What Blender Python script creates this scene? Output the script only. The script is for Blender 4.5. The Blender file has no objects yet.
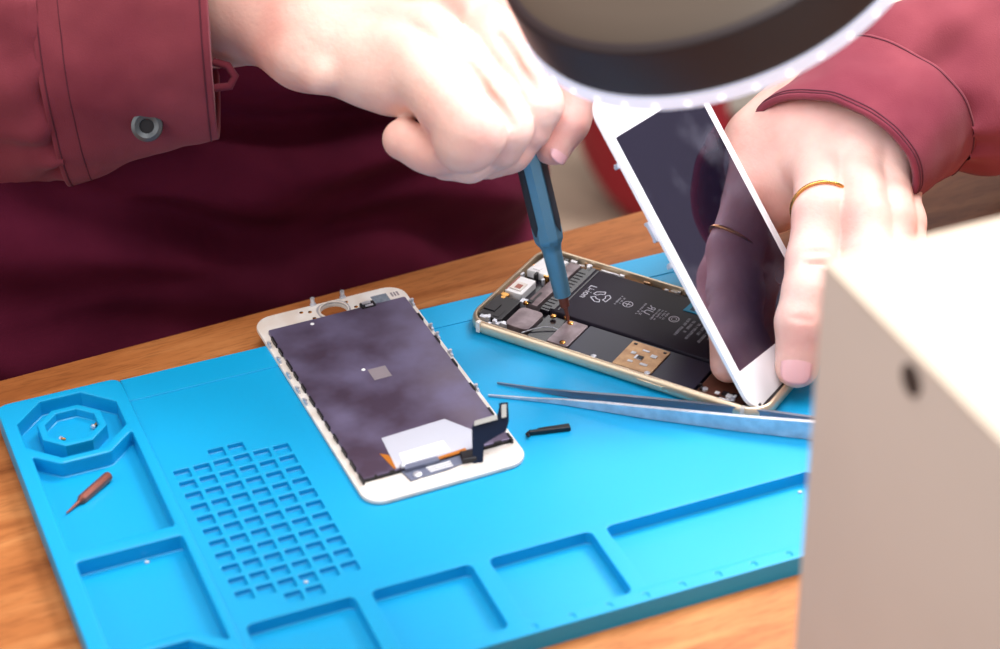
import bpy, bmesh, math, random
import numpy as np
from mathutils import Vector, Matrix, noise
from mathutils.geometry import tessellate_polygon
PI = math.pi
C = bpy.context.scene.collection
TZ = 750.0                      # table top above the floor, millimetres
# ------------------------------------------------------------------ camera numbers (millimetres, 1000x649 frame)
F, PITCH, ROLL, CH = 2274.1, 0.59132, -0.01977, 536.64
fw = np.array([0, math.cos(PITCH), -math.sin(PITCH)])
_u = np.array([0, math.sin(PITCH), math.cos(PITCH)]); _r = np.array([1., 0, 0])
rt = math.cos(ROLL)*_r + math.sin(ROLL)*_u
up = -math.sin(ROLL)*_r + math.cos(ROLL)*_u
CAM = np.array([0, 0, CH])
def P(px, py, d):               # point seen at a pixel, at a given depth (z measured from the table top)
    return CAM + (px-500)/F*d*rt - (py-324.5)/F*d*up + d*fw
def T(px, py, z=0.0):           # point seen at a pixel, on a horizontal plane
    v = (px-500)*rt - (py-324.5)*up + F*fw
    return CAM + v*((z-CH)/v[2])
def DV(dx, dy, dd, d):          # a vector given in pixels at depth d
    return dx/F*d*rt - dy/F*d*up + dd*fw
# ------------------------------------------------------------------ materials
def srgb(r, g, b):
    f = lambda c: (c/255/12.92) if c/255 <= .04045 else ((c/255+.055)/1.055)**2.4
    return (f(r), f(g), f(b), 1)
MATS = {}
def mat(name, col, rough=.5, metal=0., col2=None, scale=60., detail=4., bump=0., bscale=400., ior=1.5,
        emit=None, estr=0., sss=0., coat=0., trans=0., alpha=1., lo=.35, hi=.65, stretch=None, sheen=0., spec=.5, rough2=None):
    m = bpy.data.materials.new(name); m.use_nodes = True; nt = m.node_tree; b = nt.nodes['Principled BSDF']
    b.inputs['Base Color'].default_value = col; b.inputs['Roughness'].default_value = rough
    b.inputs['Metallic'].default_value = metal; b.inputs['IOR'].default_value = ior
    b.inputs['Specular IOR Level'].default_value = spec
    tc = nt.nodes.new('ShaderNodeTexCoord'); mp = nt.nodes.new('ShaderNodeMapping')
    nt.links.new(tc.outputs['Object'], mp.inputs[0])
    if stretch: mp.inputs['Scale'].default_value = stretch
    if col2 or rough2 is not None:
        n = nt.nodes.new('ShaderNodeTexNoise'); n.inputs['Scale'].default_value = scale; n.inputs['Detail'].default_value = detail
        nt.links.new(mp.outputs[0], n.inputs['Vector'])
        r = nt.nodes.new('ShaderNodeValToRGB'); r.color_ramp.elements[0].position = lo; r.color_ramp.elements[1].position = hi
        r.color_ramp.elements[0].color = col; r.color_ramp.elements[1].color = col2 or col
        nt.links.new(n.outputs['Fac'], r.inputs[0]); nt.links.new(r.outputs[0], b.inputs['Base Color'])
        if rough2 is not None:
            mr = nt.nodes.new('ShaderNodeMapRange'); mr.inputs[1].default_value = lo; mr.inputs[2].default_value = hi
            mr.inputs[3].default_value = rough; mr.inputs[4].default_value = rough2
            nt.links.new(n.outputs['Fac'], mr.inputs[0]); nt.links.new(mr.outputs[0], b.inputs['Roughness'])
    if bump:
        n2 = nt.nodes.new('ShaderNodeTexNoise'); n2.inputs['Scale'].default_value = bscale; n2.inputs['Detail'].default_value = 3
        bp = nt.nodes.new('ShaderNodeBump'); bp.inputs['Strength'].default_value = bump; bp.inputs['Distance'].default_value = .0005
        nt.links.new(tc.outputs['Object'], n2.inputs['Vector']); nt.links.new(n2.outputs['Fac'], bp.inputs['Height'])
        nt.links.new(bp.outputs[0], b.inputs['Normal'])
    if emit: b.inputs['Emission Color'].default_value = emit; b.inputs['Emission Strength'].default_value = estr
    if sss:
        b.inputs['Subsurface Weight'].default_value = sss; b.inputs['Subsurface Radius'].default_value = (1., .35, .2)
        b.inputs['Subsurface Scale'].default_value = .004
    b.inputs['Coat Weight'].default_value = coat; b.inputs['Coat Roughness'].default_value = .05
    b.inputs['Transmission Weight'].default_value = trans; b.inputs['Alpha'].default_value = alpha
    b.inputs['Sheen Weight'].default_value = sheen
    MATS[name] = m
    return m
def wood(name, ca, cb, cc):
    m = bpy.data.materials.new(name); m.use_nodes = True; nt = m.node_tree; b = nt.nodes['Principled BSDF']
    tc = nt.nodes.new('ShaderNodeTexCoord'); mp = nt.nodes.new('ShaderNodeMapping')
    mp.inputs['Scale'].default_value = (5, 38, 20); nt.links.new(tc.outputs['Object'], mp.inputs[0])
    n = nt.nodes.new('ShaderNodeTexNoise'); n.inputs['Scale'].default_value = 1.6; n.inputs['Detail'].default_value = 8; n.inputs['Distortion'].default_value = .8
    nt.links.new(mp.outputs[0], n.inputs['Vector'])
    r = nt.nodes.new('ShaderNodeValToRGB'); e = r.color_ramp.elements
    e[0].position = .3; e[0].color = ca; e[1].position = .72; e[1].color = cc; x = e.new(.5); x.color = cb
    nt.links.new(n.outputs['Fac'], r.inputs[0])
    mp2 = nt.nodes.new('ShaderNodeMapping'); mp2.inputs['Scale'].default_value = (60, 600, 100); nt.links.new(tc.outputs['Object'], mp2.inputs[0])
    n2 = nt.nodes.new('ShaderNodeTexNoise'); n2.inputs['Scale'].default_value = 2.; n2.inputs['Detail'].default_value = 4
    nt.links.new(mp2.outputs[0], n2.inputs['Vector'])
    r2 = nt.nodes.new('ShaderNodeValToRGB'); r2.color_ramp.elements[0].position = .3; r2.color_ramp.elements[0].color = (.55, .5, .45, 1)
    r2.color_ramp.elements[1].position = .5; r2.color_ramp.elements[1].color = (1, 1, 1, 1)
    nt.links.new(n2.outputs['Fac'], r2.inputs[0])
    mx = nt.nodes.new('ShaderNodeMix'); mx.data_type = 'RGBA'; mx.blend_type = 'MULTIPLY'; mx.inputs['Factor'].default_value = .7
    nt.links.new(r.outputs[0], mx.inputs['A']); nt.links.new(r2.outputs[0], mx.inputs['B']); nt.links.new(mx.outputs['Result'], b.inputs['Base Color'])
    b.inputs['Roughness'].default_value = .5; b.inputs['Specular IOR Level'].default_value = .35
    return m
M_wood = wood('orange_brown_wood', srgb(142, 80, 38), srgb(176, 108, 58), srgb(200, 134, 80))
M_mat = mat('blue_silicone', srgb(0, 158, 212), .4, spec=.5, bump=.08, bscale=900)
M_hole = mat('dark_blue_silicone', srgb(0, 120, 172), .55, spec=.3)
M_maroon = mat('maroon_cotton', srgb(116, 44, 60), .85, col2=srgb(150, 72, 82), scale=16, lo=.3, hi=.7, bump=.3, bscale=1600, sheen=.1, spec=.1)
M_maroon_shade = mat('shaded_maroon_cotton', srgb(80, 20, 42), .85, col2=srgb(100, 30, 54), scale=14, bump=.3, bscale=1200, sheen=0, spec=.08)  # same shirt as the sleeves; the body's shade is put into a darker colour
M_seam = mat('maroon_thread', srgb(88, 30, 46), .9)
M_skin = mat('skin', srgb(238, 200, 186), .5, col2=srgb(226, 166, 154), scale=30, detail=4, bump=.45, bscale=420, sss=.18, spec=.4)
M_nail = mat('nail', srgb(236, 178, 180), .28, spec=.6, sss=.1)
M_gold = mat('gold', srgb(214, 160, 90), .25, 1)
M_alu = mat('champagne_aluminium', srgb(226, 206, 178), .38, .75)
M_white = mat('white_gloss', srgb(240, 238, 240), .18, spec=.6, coat=.3)
M_whitem = mat('white_plastic', srgb(232, 228, 224), .45, col2=srgb(218, 206, 196), scale=90)
M_glassdark = mat('dark_display_glass', srgb(20, 16, 30), .03, ior=2.1, spec=.6, col2=srgb(92, 92, 104), scale=24, detail=4, lo=.5, hi=.74, rough2=.12)
M_glassdark.node_tree.nodes['Principled BSDF'].inputs['Specular Tint'].default_value = (.78, .68, 1, 1)
M_lcdback = mat('smoky_purple_metal', srgb(88, 74, 94), .3, .45, col2=srgb(118, 110, 142), scale=45, detail=3, lo=.38, hi=.72, rough2=.5)  # paler purple clouds paint a blurred reflection into the metal's colour
M_black = mat('black_plastic', srgb(20, 18, 24), .45)
M_blackg = mat('black_gloss', srgb(14, 12, 18), .25, col2=srgb(34, 30, 42), scale=300)
M_batt = mat('battery_black', srgb(32, 27, 40), .5, spec=.3)
M_navy = mat('navy_shield', srgb(22, 24, 46), .35, spec=.5)
M_print = mat('grey_print', srgb(196, 196, 208), .6)
M_steel = mat('steel', srgb(222, 224, 232), .42, .65, col2=srgb(196, 200, 210), scale=200)
M_steel_shade = mat('shaded_steel', srgb(130, 138, 152), .36, .7)  # the tweezers' steel again, darkened to paint the far arm's shaded side
M_tin = mat('dull_tin', srgb(112, 98, 102), .42, .6, col2=srgb(146, 132, 136), scale=160, detail=3)
M_copper = mat('copper_bit', srgb(150, 92, 80), .34, .7)
M_coppl = mat('copper_plate', srgb(126, 88, 74), .3, .8)
M_goldsh = mat('gold_shield', srgb(186, 150, 112), .35, .7, col2=srgb(160, 122, 90), scale=300)
M_tool = mat('blue_grey_anodised', srgb(92, 142, 168), .38, .4)
M_toold = mat('dark_tool_recess', srgb(46, 56, 66), .5, .3)
M_tape = mat('milky_tape', srgb(216, 218, 232), .4, alpha=.72)
M_label = mat('white_label', srgb(238, 238, 240), .5)
M_greylab = mat('grey_sticker', srgb(138, 128, 134), .5)
M_bluelab = mat('slate_sticker', srgb(104, 116, 132), .5, col2=srgb(130, 140, 152), scale=700)
M_flex = mat('navy_flex', srgb(10, 26, 52), .32)
M_flexo = mat('orange_film', srgb(176, 104, 30), .35)
M_cyan = mat('blue_tape', srgb(30, 160, 205), .5)
M_box = mat('beige_card', srgb(214, 202, 192), .75, col2=srgb(208, 196, 186), scale=8, spec=.2)
M_hol = mat('dark_hole', srgb(70, 58, 52), .9)
M_lampb = mat('dark_brown_plastic', srgb(52, 42, 44), .5, spec=.35)
M_lampt = mat('taupe_plastic', srgb(88, 76, 66), .5, spec=.3)
M_diff = mat('frosted_ring', srgb(225, 228, 245), .5, emit=(.78, .82, 1, 1), estr=.5)
M_led = mat('led', srgb(255, 255, 255), .4, emit=(.9, .93, 1, 1), estr=1.15)
M_lens = mat('lens_glass', srgb(245, 250, 255), .02, trans=1., ior=1.45)
M_floor = mat('beige_floor', srgb(196, 172, 152), .6, col2=srgb(178, 154, 134), scale=3)
M_wall = mat('grey_wall', srgb(205, 203, 200), .8)
M_red = mat('red_cloth', srgb(150, 8, 32), .7, bump=.3, bscale=60)
M_cab = mat('pale_lacquer', srgb(214, 212, 204), .5)
M_teal = mat('teal_plastic', srgb(90, 150, 150), .5)
M_crumb = mat('crumb', srgb(220, 220, 220), .6)
# ------------------------------------------------------------------ object helpers
def tag(o, label=None, cat=None, group=None, kind=None):
    if label: o['label'] = label
    if cat: o['category'] = cat
    if group: o['group'] = group
    if kind: o['kind'] = kind
    return o
def W(v): return Vector((float(v[0])*.001, float(v[1])*.001, (float(v[2])+TZ)*.001))
def thing(name, label, cat, loc=(0, 0, 0), rotz=0., group=None):
    o = bpy.data.objects.new(name, None); C.objects.link(o); o.empty_display_size = .01
    o.location = W(loc); o.rotation_euler = (0, 0, rotz); tag(o, label, cat, group)
    return o
def rmat(o):
    return Matrix.LocRotScale(o.location, o.rotation_euler, None)
class MB:                       # collects verts and faces; millimetres
    def __init__(s): s.v = []; s.f = []; s.m = []
    def add(s, vs, fs, mi=0):
        n = len(s.v); s.v += [tuple(map(float, v)) for v in vs]; s.f += [[i+n for i in f] for f in fs]; s.m += [mi]*len(fs); return s
    def box(s, x0, x1, y0, y1, z0, z1, mi=0):
        return s.prism([(x0, y0), (x1, y0), (x1, y1), (x0, y1)], z0, z1, mi=mi)
    def prism(s, loop, z0, z1, r=0., mi=0, seg=2):
        if area(loop) < 0: loop = loop[::-1]
        rings = [(0, z0)]
        if r > 0:
            for i in range(seg+1):
                a = PI/2*i/seg; rings.append((-r*(1-math.cos(a)), z1-r+r*math.sin(a)))
        else: rings.append((0, z1))
        n = len(loop); vs = []; fs = []
        for off, z in rings: vs += [(x, y, z) for x, y in (offset(loop, off) if off else loop)]
        for k in range(len(rings)-1):
            for i in range(n): j = (i+1) % n; fs.append([k*n+i, k*n+j, (k+1)*n+j, (k+1)*n+i])
        fs.append(list(range((len(rings)-1)*n, len(rings)*n))); fs.append(list(range(n))[::-1])
        return s.add(vs, fs, mi)
    def tube(s, pts, rad, seg=10, mi=0, cap=True):
        pts = [np.array(p, float) for p in pts]; vs = []; fs = []
        if not hasattr(rad, '__len__'): rad = [rad]*len(pts)
        ref = None
        for i, p in enumerate(pts):
            t = pts[min(i+1, len(pts)-1)]-pts[max(i-1, 0)]; t = t/(np.linalg.norm(t)+1e-9)
            if ref is None:
                ref = np.cross(t, [0, 0, 1.]) if abs(t[2]) < .95 else np.cross(t, [1., 0, 0])
            e1 = ref-t*np.dot(ref, t); e1 /= np.linalg.norm(e1); ref = e1; e2 = np.cross(t, e1)
            for k in range(seg):
                a = 2*PI*k/seg; vs.append(p+rad[i]*(math.cos(a)*e1+math.sin(a)*e2))
        for i in range(len(pts)-1):
            for k in range(seg): j = (k+1) % seg; fs.append([i*seg+k, i*seg+j, (i+1)*seg+j, (i+1)*seg+k])
        if cap: fs.append(list(range(seg))[::-1]); fs.append(list(range((len(pts)-1)*seg, len(pts)*seg)))
        return s.add(vs, fs, mi)
    def ball(s, c, r, mi=0, su=14, sv=9, M=None):
        vs = []; fs = []
        if not hasattr(r, '__len__'): r = (r, r, r)
        for i in range(sv+1):
            for k in range(su):
                a = PI*i/sv; b = 2*PI*k/su
                q = np.array([r[0]*math.sin(a)*math.cos(b), r[1]*math.sin(a)*math.sin(b), r[2]*math.cos(a)])
                if M is not None: q = M@q
                vs.append(np.array(c)+q)
        for i in range(sv):
            for k in range(su): j = (k+1) % su; fs.append([i*su+k, (i+1)*su+k, (i+1)*su+j, i*su+j])
        return s.add(vs, fs, mi)
def area(l): return sum(l[i][0]*l[(i+1) % len(l)][1]-l[(i+1) % len(l)][0]*l[i][1] for i in range(len(l)))/2
def offset(l, d):               # outward for +d on a ccw loop
    n = len(l); out = []
    for i in range(n):
        a, b, c = np.array(l[i-1]), np.array(l[i]), np.array(l[(i+1) % n])
        e1 = (b-a)/np.linalg.norm(b-a); e2 = (c-b)/np.linalg.norm(c-b)
        n1 = np.array([e1[1], -e1[0]]); n2 = np.array([e2[1], -e2[0]])
        m = n1+n2; m = m/max(np.dot(m, m)/2, .3)
        out.append(tuple(b+m*d))
    return out
def rrect(x0, x1, y0, y1, r, seg=5):
    l = []
    for cx, cy, a0 in ((x1-r, y0+r, -90), (x1-r, y1-r, 0), (x0+r, y1-r, 90), (x0+r, y0+r, 180)):
        for i in range(seg+1): a = math.radians(a0+90*i/seg); l.append((cx+r*math.cos(a), cy+r*math.sin(a)))
    return l
def ngon(cx, cy, r, n, rot=0.): return [(cx+r*math.cos(2*PI*i/n+rot), cy+r*math.sin(2*PI*i/n+rot)) for i in range(n)]
def roundpoly(l, r, seg=3):
    if area(l) < 0: l = l[::-1]
    out = []; n = len(l)
    for i in range(n):
        a, b, c = map(np.array, (l[i-1], l[i], l[(i+1) % n])); u1 = (a-b)/np.linalg.norm(a-b); u2 = (c-b)/np.linalg.norm(c-b)
        p0 = b+u1*r; p1 = b+u2*r
        for k in range(seg+1):
            t = k/seg; out.append(tuple((1-t)**2*p0+2*t*(1-t)*b+t*t*p1))
    return out
def plate(mb, outer, zb, zt, holes=(), r=.6, mi=0, bottom=False, hmi=None):
    """flat slab with rounded rims; holes = [(loop, floor z or None for through)]"""
    if area(outer) < 0: outer = outer[::-1]
    loops = []; ring = lambda l, z: [(x, y, z) for x, y in l]
    def strip(ls):
        n = len(ls[0]); vs = [v for l in ls for v in l]; fs = []
        for k in range(len(ls)-1):
            for i in range(n): j = (i+1) % n; fs.append([k*n+i, k*n+j, (k+1)*n+j, (k+1)*n+i])
        return vs, fs
    top = offset(outer, -r)
    vs, fs = strip([ring(outer, zb), ring(outer, zt-r), ring(offset(outer, -.3*r), zt-.3*r), ring(top, zt)]); mb.add(vs, fs, mi)
    loops.append(ring(top, zt))
    for l, zf in holes:
        if area(l) < 0: l = l[::-1]
        t = offset(l, r); k = zf is None; z0 = zb if k else zf
        ls = [ring(t, zt), ring(offset(l, .3*r), zt-.3*r), ring(l, zt-r), ring(l, z0 if k else z0+min(r, .4)*.8)]
        if not k: ls.append(ring(offset(l, -min(r, .4)), z0))
        vs, fs = strip(ls); mb.add(vs, fs, mi if hmi is None else hmi)
        if not k: mb.add(ls[-1], [list(range(len(l)))], mi if hmi is None else hmi)
        loops.append(ring(t, zt)[::-1])
    tris = tessellate_polygon([[Vector(v) for v in l] for l in loops]); flat = [v for l in loops for v in l]
    mb.add(flat, [list(t) for t in tris], mi)
    return mb
def obj(name, mb, m, parent=None, world=False, smooth=0., label=None):
    """links one mesh object; verts in millimetres in the parent's frame, or in table coordinates when world"""
    me = bpy.data.meshes.new(name)
    if world:
        vs = [W(v) for v in mb.v]
        if parent is not None:
            root = parent
            chain = []
            while root is not None: chain.append(root); root = root.parent
            Mx = Matrix.Identity(4)
            for o in reversed(chain): Mx = Mx @ rmat(o)
            inv = Mx.inverted(); vs = [inv @ v for v in vs]
    else: vs = [Vector((v[0]*.001, v[1]*.001, v[2]*.001 + (TZ*.001 if parent is None else 0))) for v in mb.v]
    me.from_pydata(vs, [], mb.f); me.validate()
    for mm in (m if isinstance(m, (list, tuple)) else [m]): me.materials.append(mm)
    if len(me.polygons) == len(mb.m): me.polygons.foreach_set('material_index', mb.m)
    bm = bmesh.new(); bm.from_mesh(me); bmesh.ops.remove_doubles(bm, verts=bm.verts, dist=2e-6)
    bmesh.ops.recalc_face_normals(bm, faces=bm.faces); bm.to_mesh(me); bm.free()
    o = bpy.data.objects.new(name, me); C.objects.link(o)
    if smooth:
        me.polygons.foreach_set('use_smooth', [True]*len(me.polygons))
        try: me.set_sharp_from_angle(angle=math.radians(smooth))
        except Exception: pass
        if smooth < 90 and len(me.polygons) > 60:
            q = o.modifiers.new('wn', 'WEIGHTED_NORMAL'); q.keep_sharp = True; q.weight = 100
    if parent is not None: o.parent = parent
    if label: o['label'] = label
    return o
# ------------------------------------------------------------------ setting: floor, walls
def struct(name, mb, m):
    o = obj(name, mb, m, None, True); tag(o, kind='structure'); return o
struct('floor', MB().box(-2600, 2600, -1400, 4200, -TZ-40, -TZ), M_floor)
struct('wall_back', MB().box(-2600, 2600, 4200, 4300, -TZ, 1900), M_wall)
# ------------------------------------------------------------------ work table
TB = -3.2                       # table top; the thick mat rises above it
_a, _b = T(0, 377.7, TB), T(521, 240, TB); ta = math.atan2(_b[1]-_a[1], _b[0]-_a[0]); tv = np.array([math.cos(ta), math.sin(ta), 0]); tn = np.array([-math.sin(ta), math.cos(ta), 0])
T0 = np.array([_a[0], _a[1], 0.])          # a point on the far edge
def E(s, n, z=0.): return T0 + s*tv + n*tn + np.array([0, 0, z])
tb = thing('work_table', 'orange brown wooden table carrying the blue repair mat', 'table', E(60, -350, -TZ), ta)
obj('table_top', MB().prism(roundpoly([(-620, -350), (900, -350), (900, 349), (-620, 349)], 6), TZ-28, TZ+TB, r=2), M_wood, tb, smooth=40)
for x in (-560, 840):
    for y in (-300, 290): obj('leg', MB().box(x-28, x+28, y-28, y+28, 0, TZ-28), M_wood, tb)
# ------------------------------------------------------------------ silicone mat
MO = np.array([-202.37, 738.33, 0.]); MA = 0.37517
mt = thing('silicone_repair_mat', 'bright blue silicone repair mat with moulded trays lying on the wooden table', 'mat', MO, MA)
octo = lambda cx, cy, r: ngon(cx, cy, r, 8, PI/8)
colo = roundpoly([(0, 0), (0, -208), (50.8, -208), (50.8, 0)], 5.5, 5)
t2 = roundpoly([(6.4, -39.2), (15.7, -48), (35.3, -48), (46.2, -37.6), (46.2, -101.8), (6.4, -101.8)], 1.6)
t3 = roundpoly([(7.2, -108.4), (47, -108.4), (47, -170.6), (35.4, -161.4), (15.6, -161.4), (7.2, -169)], 1.6)
mb = MB()
plate(mb, colo, TB, 6.5, [(octo(25.5, -24.1, 21.5), -.5), (t2, -.4), (t3, -.4), (octo(25.5, -185.2, 21.5), -.5)], r=.9)
for cy in (-24.1, -185.2): plate(mb, octo(25.5, cy, 13.9), -.5, 6.1, [(octo(25.5, cy, 10.6), 2.2)], r=.7)
holes = []
for c in range(6):
    lo_, hi_ = (-1, 12) if c in (2, 3) else (0, 11)
    for k in range(lo_, hi_):
        cx = 57.6+8.0*c+.12*k; cy = -70.9-7.76*k
        holes.append((rrect(cx-3.1, cx+3.1, cy-2.9, cy+2.9, .5, 2), 2.8))
BT = [(54.2, 94.6), (100.9, 139.4), (146.3, 187), (192.9, 278.5), (284.5, 311)]
big = [(rrect(a, b, -201.6, -164.2, 2.6, 4), -.4) for a, b in BT]
pegs = [(rrect(147.6+14.35*k-1, 147.6+14.35*k+1, -206.2, -203.6, .4, 2), 4.4) for k in range(12)]
plate(mb, [(50.6, -.6), (50.6, -208), (316, -208), (316, -.6)], TB, 5.05, holes+big+pegs, r=.35)
plate(mb, [(50.7, -.9), (50.7, -16.9), (315.6, -16.9), (315.6, -.9)], 4.4, 5.5, r=.45)
obj('mat_body', mb, M_mat, mt, smooth=35)
def ML(x, y, z): c, s = math.cos(MA), math.sin(MA); return MO+np.array([c*x-s*y, s*x+c*y, z])
# ------------------------------------------------------------------ loose small things on the mat
a_, b_ = T(66.5, 513, .5), T(109.5, 475, 1.7)
d_ = (b_-a_)/np.linalg.norm(b_-a_)
bt = thing('screwdriver_bit', 'small copper coloured screwdriver bit lying in the upper left tray of the mat', 'screwdriver bit', T(88, 495, -.4))
obj('bit_tip', MB().tube([a_, a_+d_*5.5, a_+d_*7, a_+d_*8], [.3, .65, .8, 1.5], 10), M_copper, bt, True, 40)
obj('bit_shank', MB().tube([a_+d_*8, a_+d_*9, a_+d_*24.5, a_+d_*25.2], [1.5, 2.0, 2.0, 1.7], 12), M_copper, bt, True, 25)
def screw(c, d, l, lab, grp=None):
    c = np.array(c); d = np.array(d, float); d /= np.linalg.norm(d)
    s = thing('screw', lab, 'screw', c-[0, 0, .6])
    obj('screw_head', MB().tube([c, c+d*.25, c+d*.9], [.7, 1.05, 1.05], 12), M_steel, s, True, 30)
    obj('screw_thread', MB().tube([c+d*.9]+[c+d*(.9+l*i/12) for i in range(1, 13)], [.55]+[.5+.12*(i % 2) for i in range(1, 13)], 10), M_gold, s, True, 30)
screw(T(92.5, 427.5, 3.2), (1, 2.0, 0), 2.6, 'tiny brass screw at the right side of the small octagonal well')
screw(T(59.5, 438.5, 3.2), (1, -.25, 0), 1.6, 'tiny silver screw at the lower left of the small octagonal well')
bb = thing('ribbon_connector_piece', 'small black hooked plastic piece lying on the mat below the tweezer tips', 'plastic piece', T(549, 432, 5.3))
q0, q1 = T(529, 434, 5.3), T(570, 429, 5.3); qd = (q1-q0)/np.linalg.norm(q1-q0); qn = np.array([-qd[1], qd[0], 0])
loop = [q0-qn*1.2, q1-qn*1.3, q1+qn*1.6, q0+qd*4+qn*1.0, q0+qd*3+qn*.2, q0+qn*.3]
obj('bar', MB().prism([(p[0], p[1]) for p in loop], 5.3, 7.2, r=.3), M_black, bb, True)
obj('hook', MB().tube([q0+[0, 0, 1], q0-qd*1.2-qn*1.5+[0, 0, 1.2], q0-qd*.5-qn*3+[0, 0, .9]], .6, 8), M_blackg, bb, True, 40)
for (px, py, z, lab) in ((147, 562, -.3, 'tiny white crumb in the second tray of the left column'), (306, 582, 3.8, 'tiny white crumb near the bottom of the grid of square pits'), (800, 492, -.3, 'tiny white crumb in the long tray beside the beige box')):
    o = obj('crumb', MB().ball(T(px, py, z+.2), (.9, .7, .5), su=8, sv=5), M_crumb, None, True, 60); tag(o, lab, 'crumb')
# ------------------------------------------------------------------ detached display lying face down
SO = np.array([-104.62, 796.12, 5.4]); SA = 0.40144
sc = thing('phone_display', 'white phone display lying face down on the blue mat with purple back plate showing', 'phone screen', SO, SA)
mb = MB(); plate(mb, rrect(0, 67, -138, 0, 8.5, 7), 0, 1.5, [(ngon(34, -8.4, 5.7, 28), None)], r=.5)
obj('bezel', mb, M_whitem, sc, smooth=40, label='white glass border with a round button hole')
mb = MB(); plate(mb, rrect(27, 41.2, -14, -1.6, 5, 5), 1.5, 1.9, [(ngon(34, -8.4, 5.9, 28), None)], r=.15)
plate(mb, ngon(34, -8.4, 6.5, 28), 1.9, 2.4, [(ngon(34, -8.4, 5.9, 28), None)], r=.15, mi=1)
obj('button_gasket', mb, [mat('gasket_grey', srgb(168, 164, 168), .5), M_whitem], sc, smooth=40)
mb = MB(); plate(mb, rrect(3.2, 64.6, -124, -12.7, .8, 2), 1.5, 3.1, r=.3); obj('back_plate', mb, M_lcdback, sc, smooth=40)
mb = MB()
for k in range(12):
    y = -18-k*9.3
    mb.box(2.75, 3.5, y-4.0-random.Random(k).random()*3, y, 1.5, 3.3)
    if k % 2: mb.box(64.3, 65.2, y-5, y, 1.5, 3.3)
for k in range(9): mb.box(8+k*6.2, 9+k*6.2+(k % 3), -124.5, -123.6, 1.6, 3.3)
mb.box(3.2, 64.6, -124.5, -123.9, 1.5, 2.6); obj('edge_tape', mb, M_black, sc)
obj('square_label', MB().box(30.6, 38.2, -65.3, -57.3, 3.1, 3.22), M_greylab, sc, label='small plain grey square sticker')
obj('slate_label', MB().box(51.8, 58.8, -12.2, -5, 1.5, 1.68), M_bluelab, sc)
mb = MB()
for c in range(3): mb.box(60.4+c*1.3, 61.2+c*1.3, -8.6, -5.4, 1.5, 1.56); 
obj('edge_print', mb, M_greylab, sc)
for x, y in ((27.6, 1.0), (41, .8)):
    m_ = MB(); plate(m_, rrect(x-1.3, x+1.3, -1.2, .8, .4, 2), 1.5, 2.0, r=.1); m_.tube([(x, .2, 2), (x, .3, 4.6)], .95, 10); obj('clip', m_, M_steel, sc, smooth=40)
for x, y in [(66.2, -17), (66.4, -38), (66.4, -45), (66.4, -59), (66.4, -86), (.8, -22), (.8, -34), (.8, -46), (.8, -57), (.8, -66)]:
    m_ = MB(); m_.box(x-.5, x+.4, y-2.2, y+2.2, 1.4, 2.6); m_.tube([(x, y, 2.4), (x, y, 3.9 if x > 9 else 3.2)], .7, 8); obj('clip', m_, M_steel, sc)
m_ = MB(); m_.prism(rrect(44.6, 51, -14.6, -10.4, .6), 1.5, 3.6, r=.2); obj('sensor_housing', m_, M_black, sc)
m_ = MB(); m_.prism(rrect(45.6, 49.4, -12.2, -10.6, .3), 3.6, 4.1, r=.2); m_.prism(rrect(46.3, 49.8, -14.3, -13.1, .3), 3.6, 4.1, r=.2); obj('contact', m_, M_steel, sc)
for x, y in ((24.5, -5), (24.6, -10.3), (43.6, -9.4), (21, -3.8), (41, -4.2), (21.6, -16.2), (29.2, -56.4)):
    obj('contact_dot', MB().ball((x, y, 1.55 if y > -12 else 3.12), (.9, .9, .3), su=10, sv=5), M_gold if y > -12 else M_label, sc, smooth=60)
# tape, label, strip, film, flex at the low end
m_ = MB(); m_.prism([(19.0, -103), (46, -101.6), (53, -112.6), (53, -123.8), (17.2, -123.4)], 3.1, 3.35); obj('clear_tape', m_, M_tape, sc)
m_ = MB(); m_.prism([(21.6, -115.2), (40.2, -114.6), (40.2, -121.6), (20.6, -122.4)], 3.35, 3.5); obj('paper_label', m_, M_label, sc)
m_ = MB(); m_.prism([(14.8, -112), (17.5, -114), (19.5, -123.5), (16.4, -123)], 3.1, 3.3); m_.prism([(33, -123.6), (46, -122.6), (46, -124.6), (33, -125)], 3.1, 3.5); obj('orange_film', m_, M_flexo, sc)
m_ = MB(); m_.prism([(18.8, -124), (46.5, -124.4), (46.5, -128.4), (36, -130.5), (20, -131.2)], 1.5, 2.3, r=.2); m_.box(20, 34, -126, -123.4, 1.6, 3.9)
obj('driver_strip', m_, mat('slate_strip', srgb(110, 116, 138), .4, .2), sc)
m_ = MB(); m_.ball((23.6, -129, 2.4), (1.9, 1.9, .7)); m_.ball((19.8, -123.6, 3.9), (1.2, 1.2, .9)); obj('solder_dot', m_, M_steel, sc, smooth=60)
m_ = MB()
for k in range(3): m_.box(28+k*.3, 38, -127.2-k*1.3, -126.6-k*1.3, 2.3, 2.6)
obj('contact_bar', m_, M_label, sc)
m_ = MB(); rn = random.Random(4)
for k in range(22):
    x = rn.uniform(8, 60); m_.ball((x, -rn.uniform(126.5, 134), 1.5), (rn.uniform(.4, 1.6), rn.uniform(.3, .8), .25), su=7, sv=4)
obj('glue_residue', m_, mat('glue_white', srgb(226, 216, 206), .7), sc); C.objects[-1]['kind'] = 'stuff'
M_conn = mat('pale_connector', srgb(206, 200, 190), .5)
dF = 0; base = T(478, 463, 7.0); dF = float(np.dot(base-CAM, fw))
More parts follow.
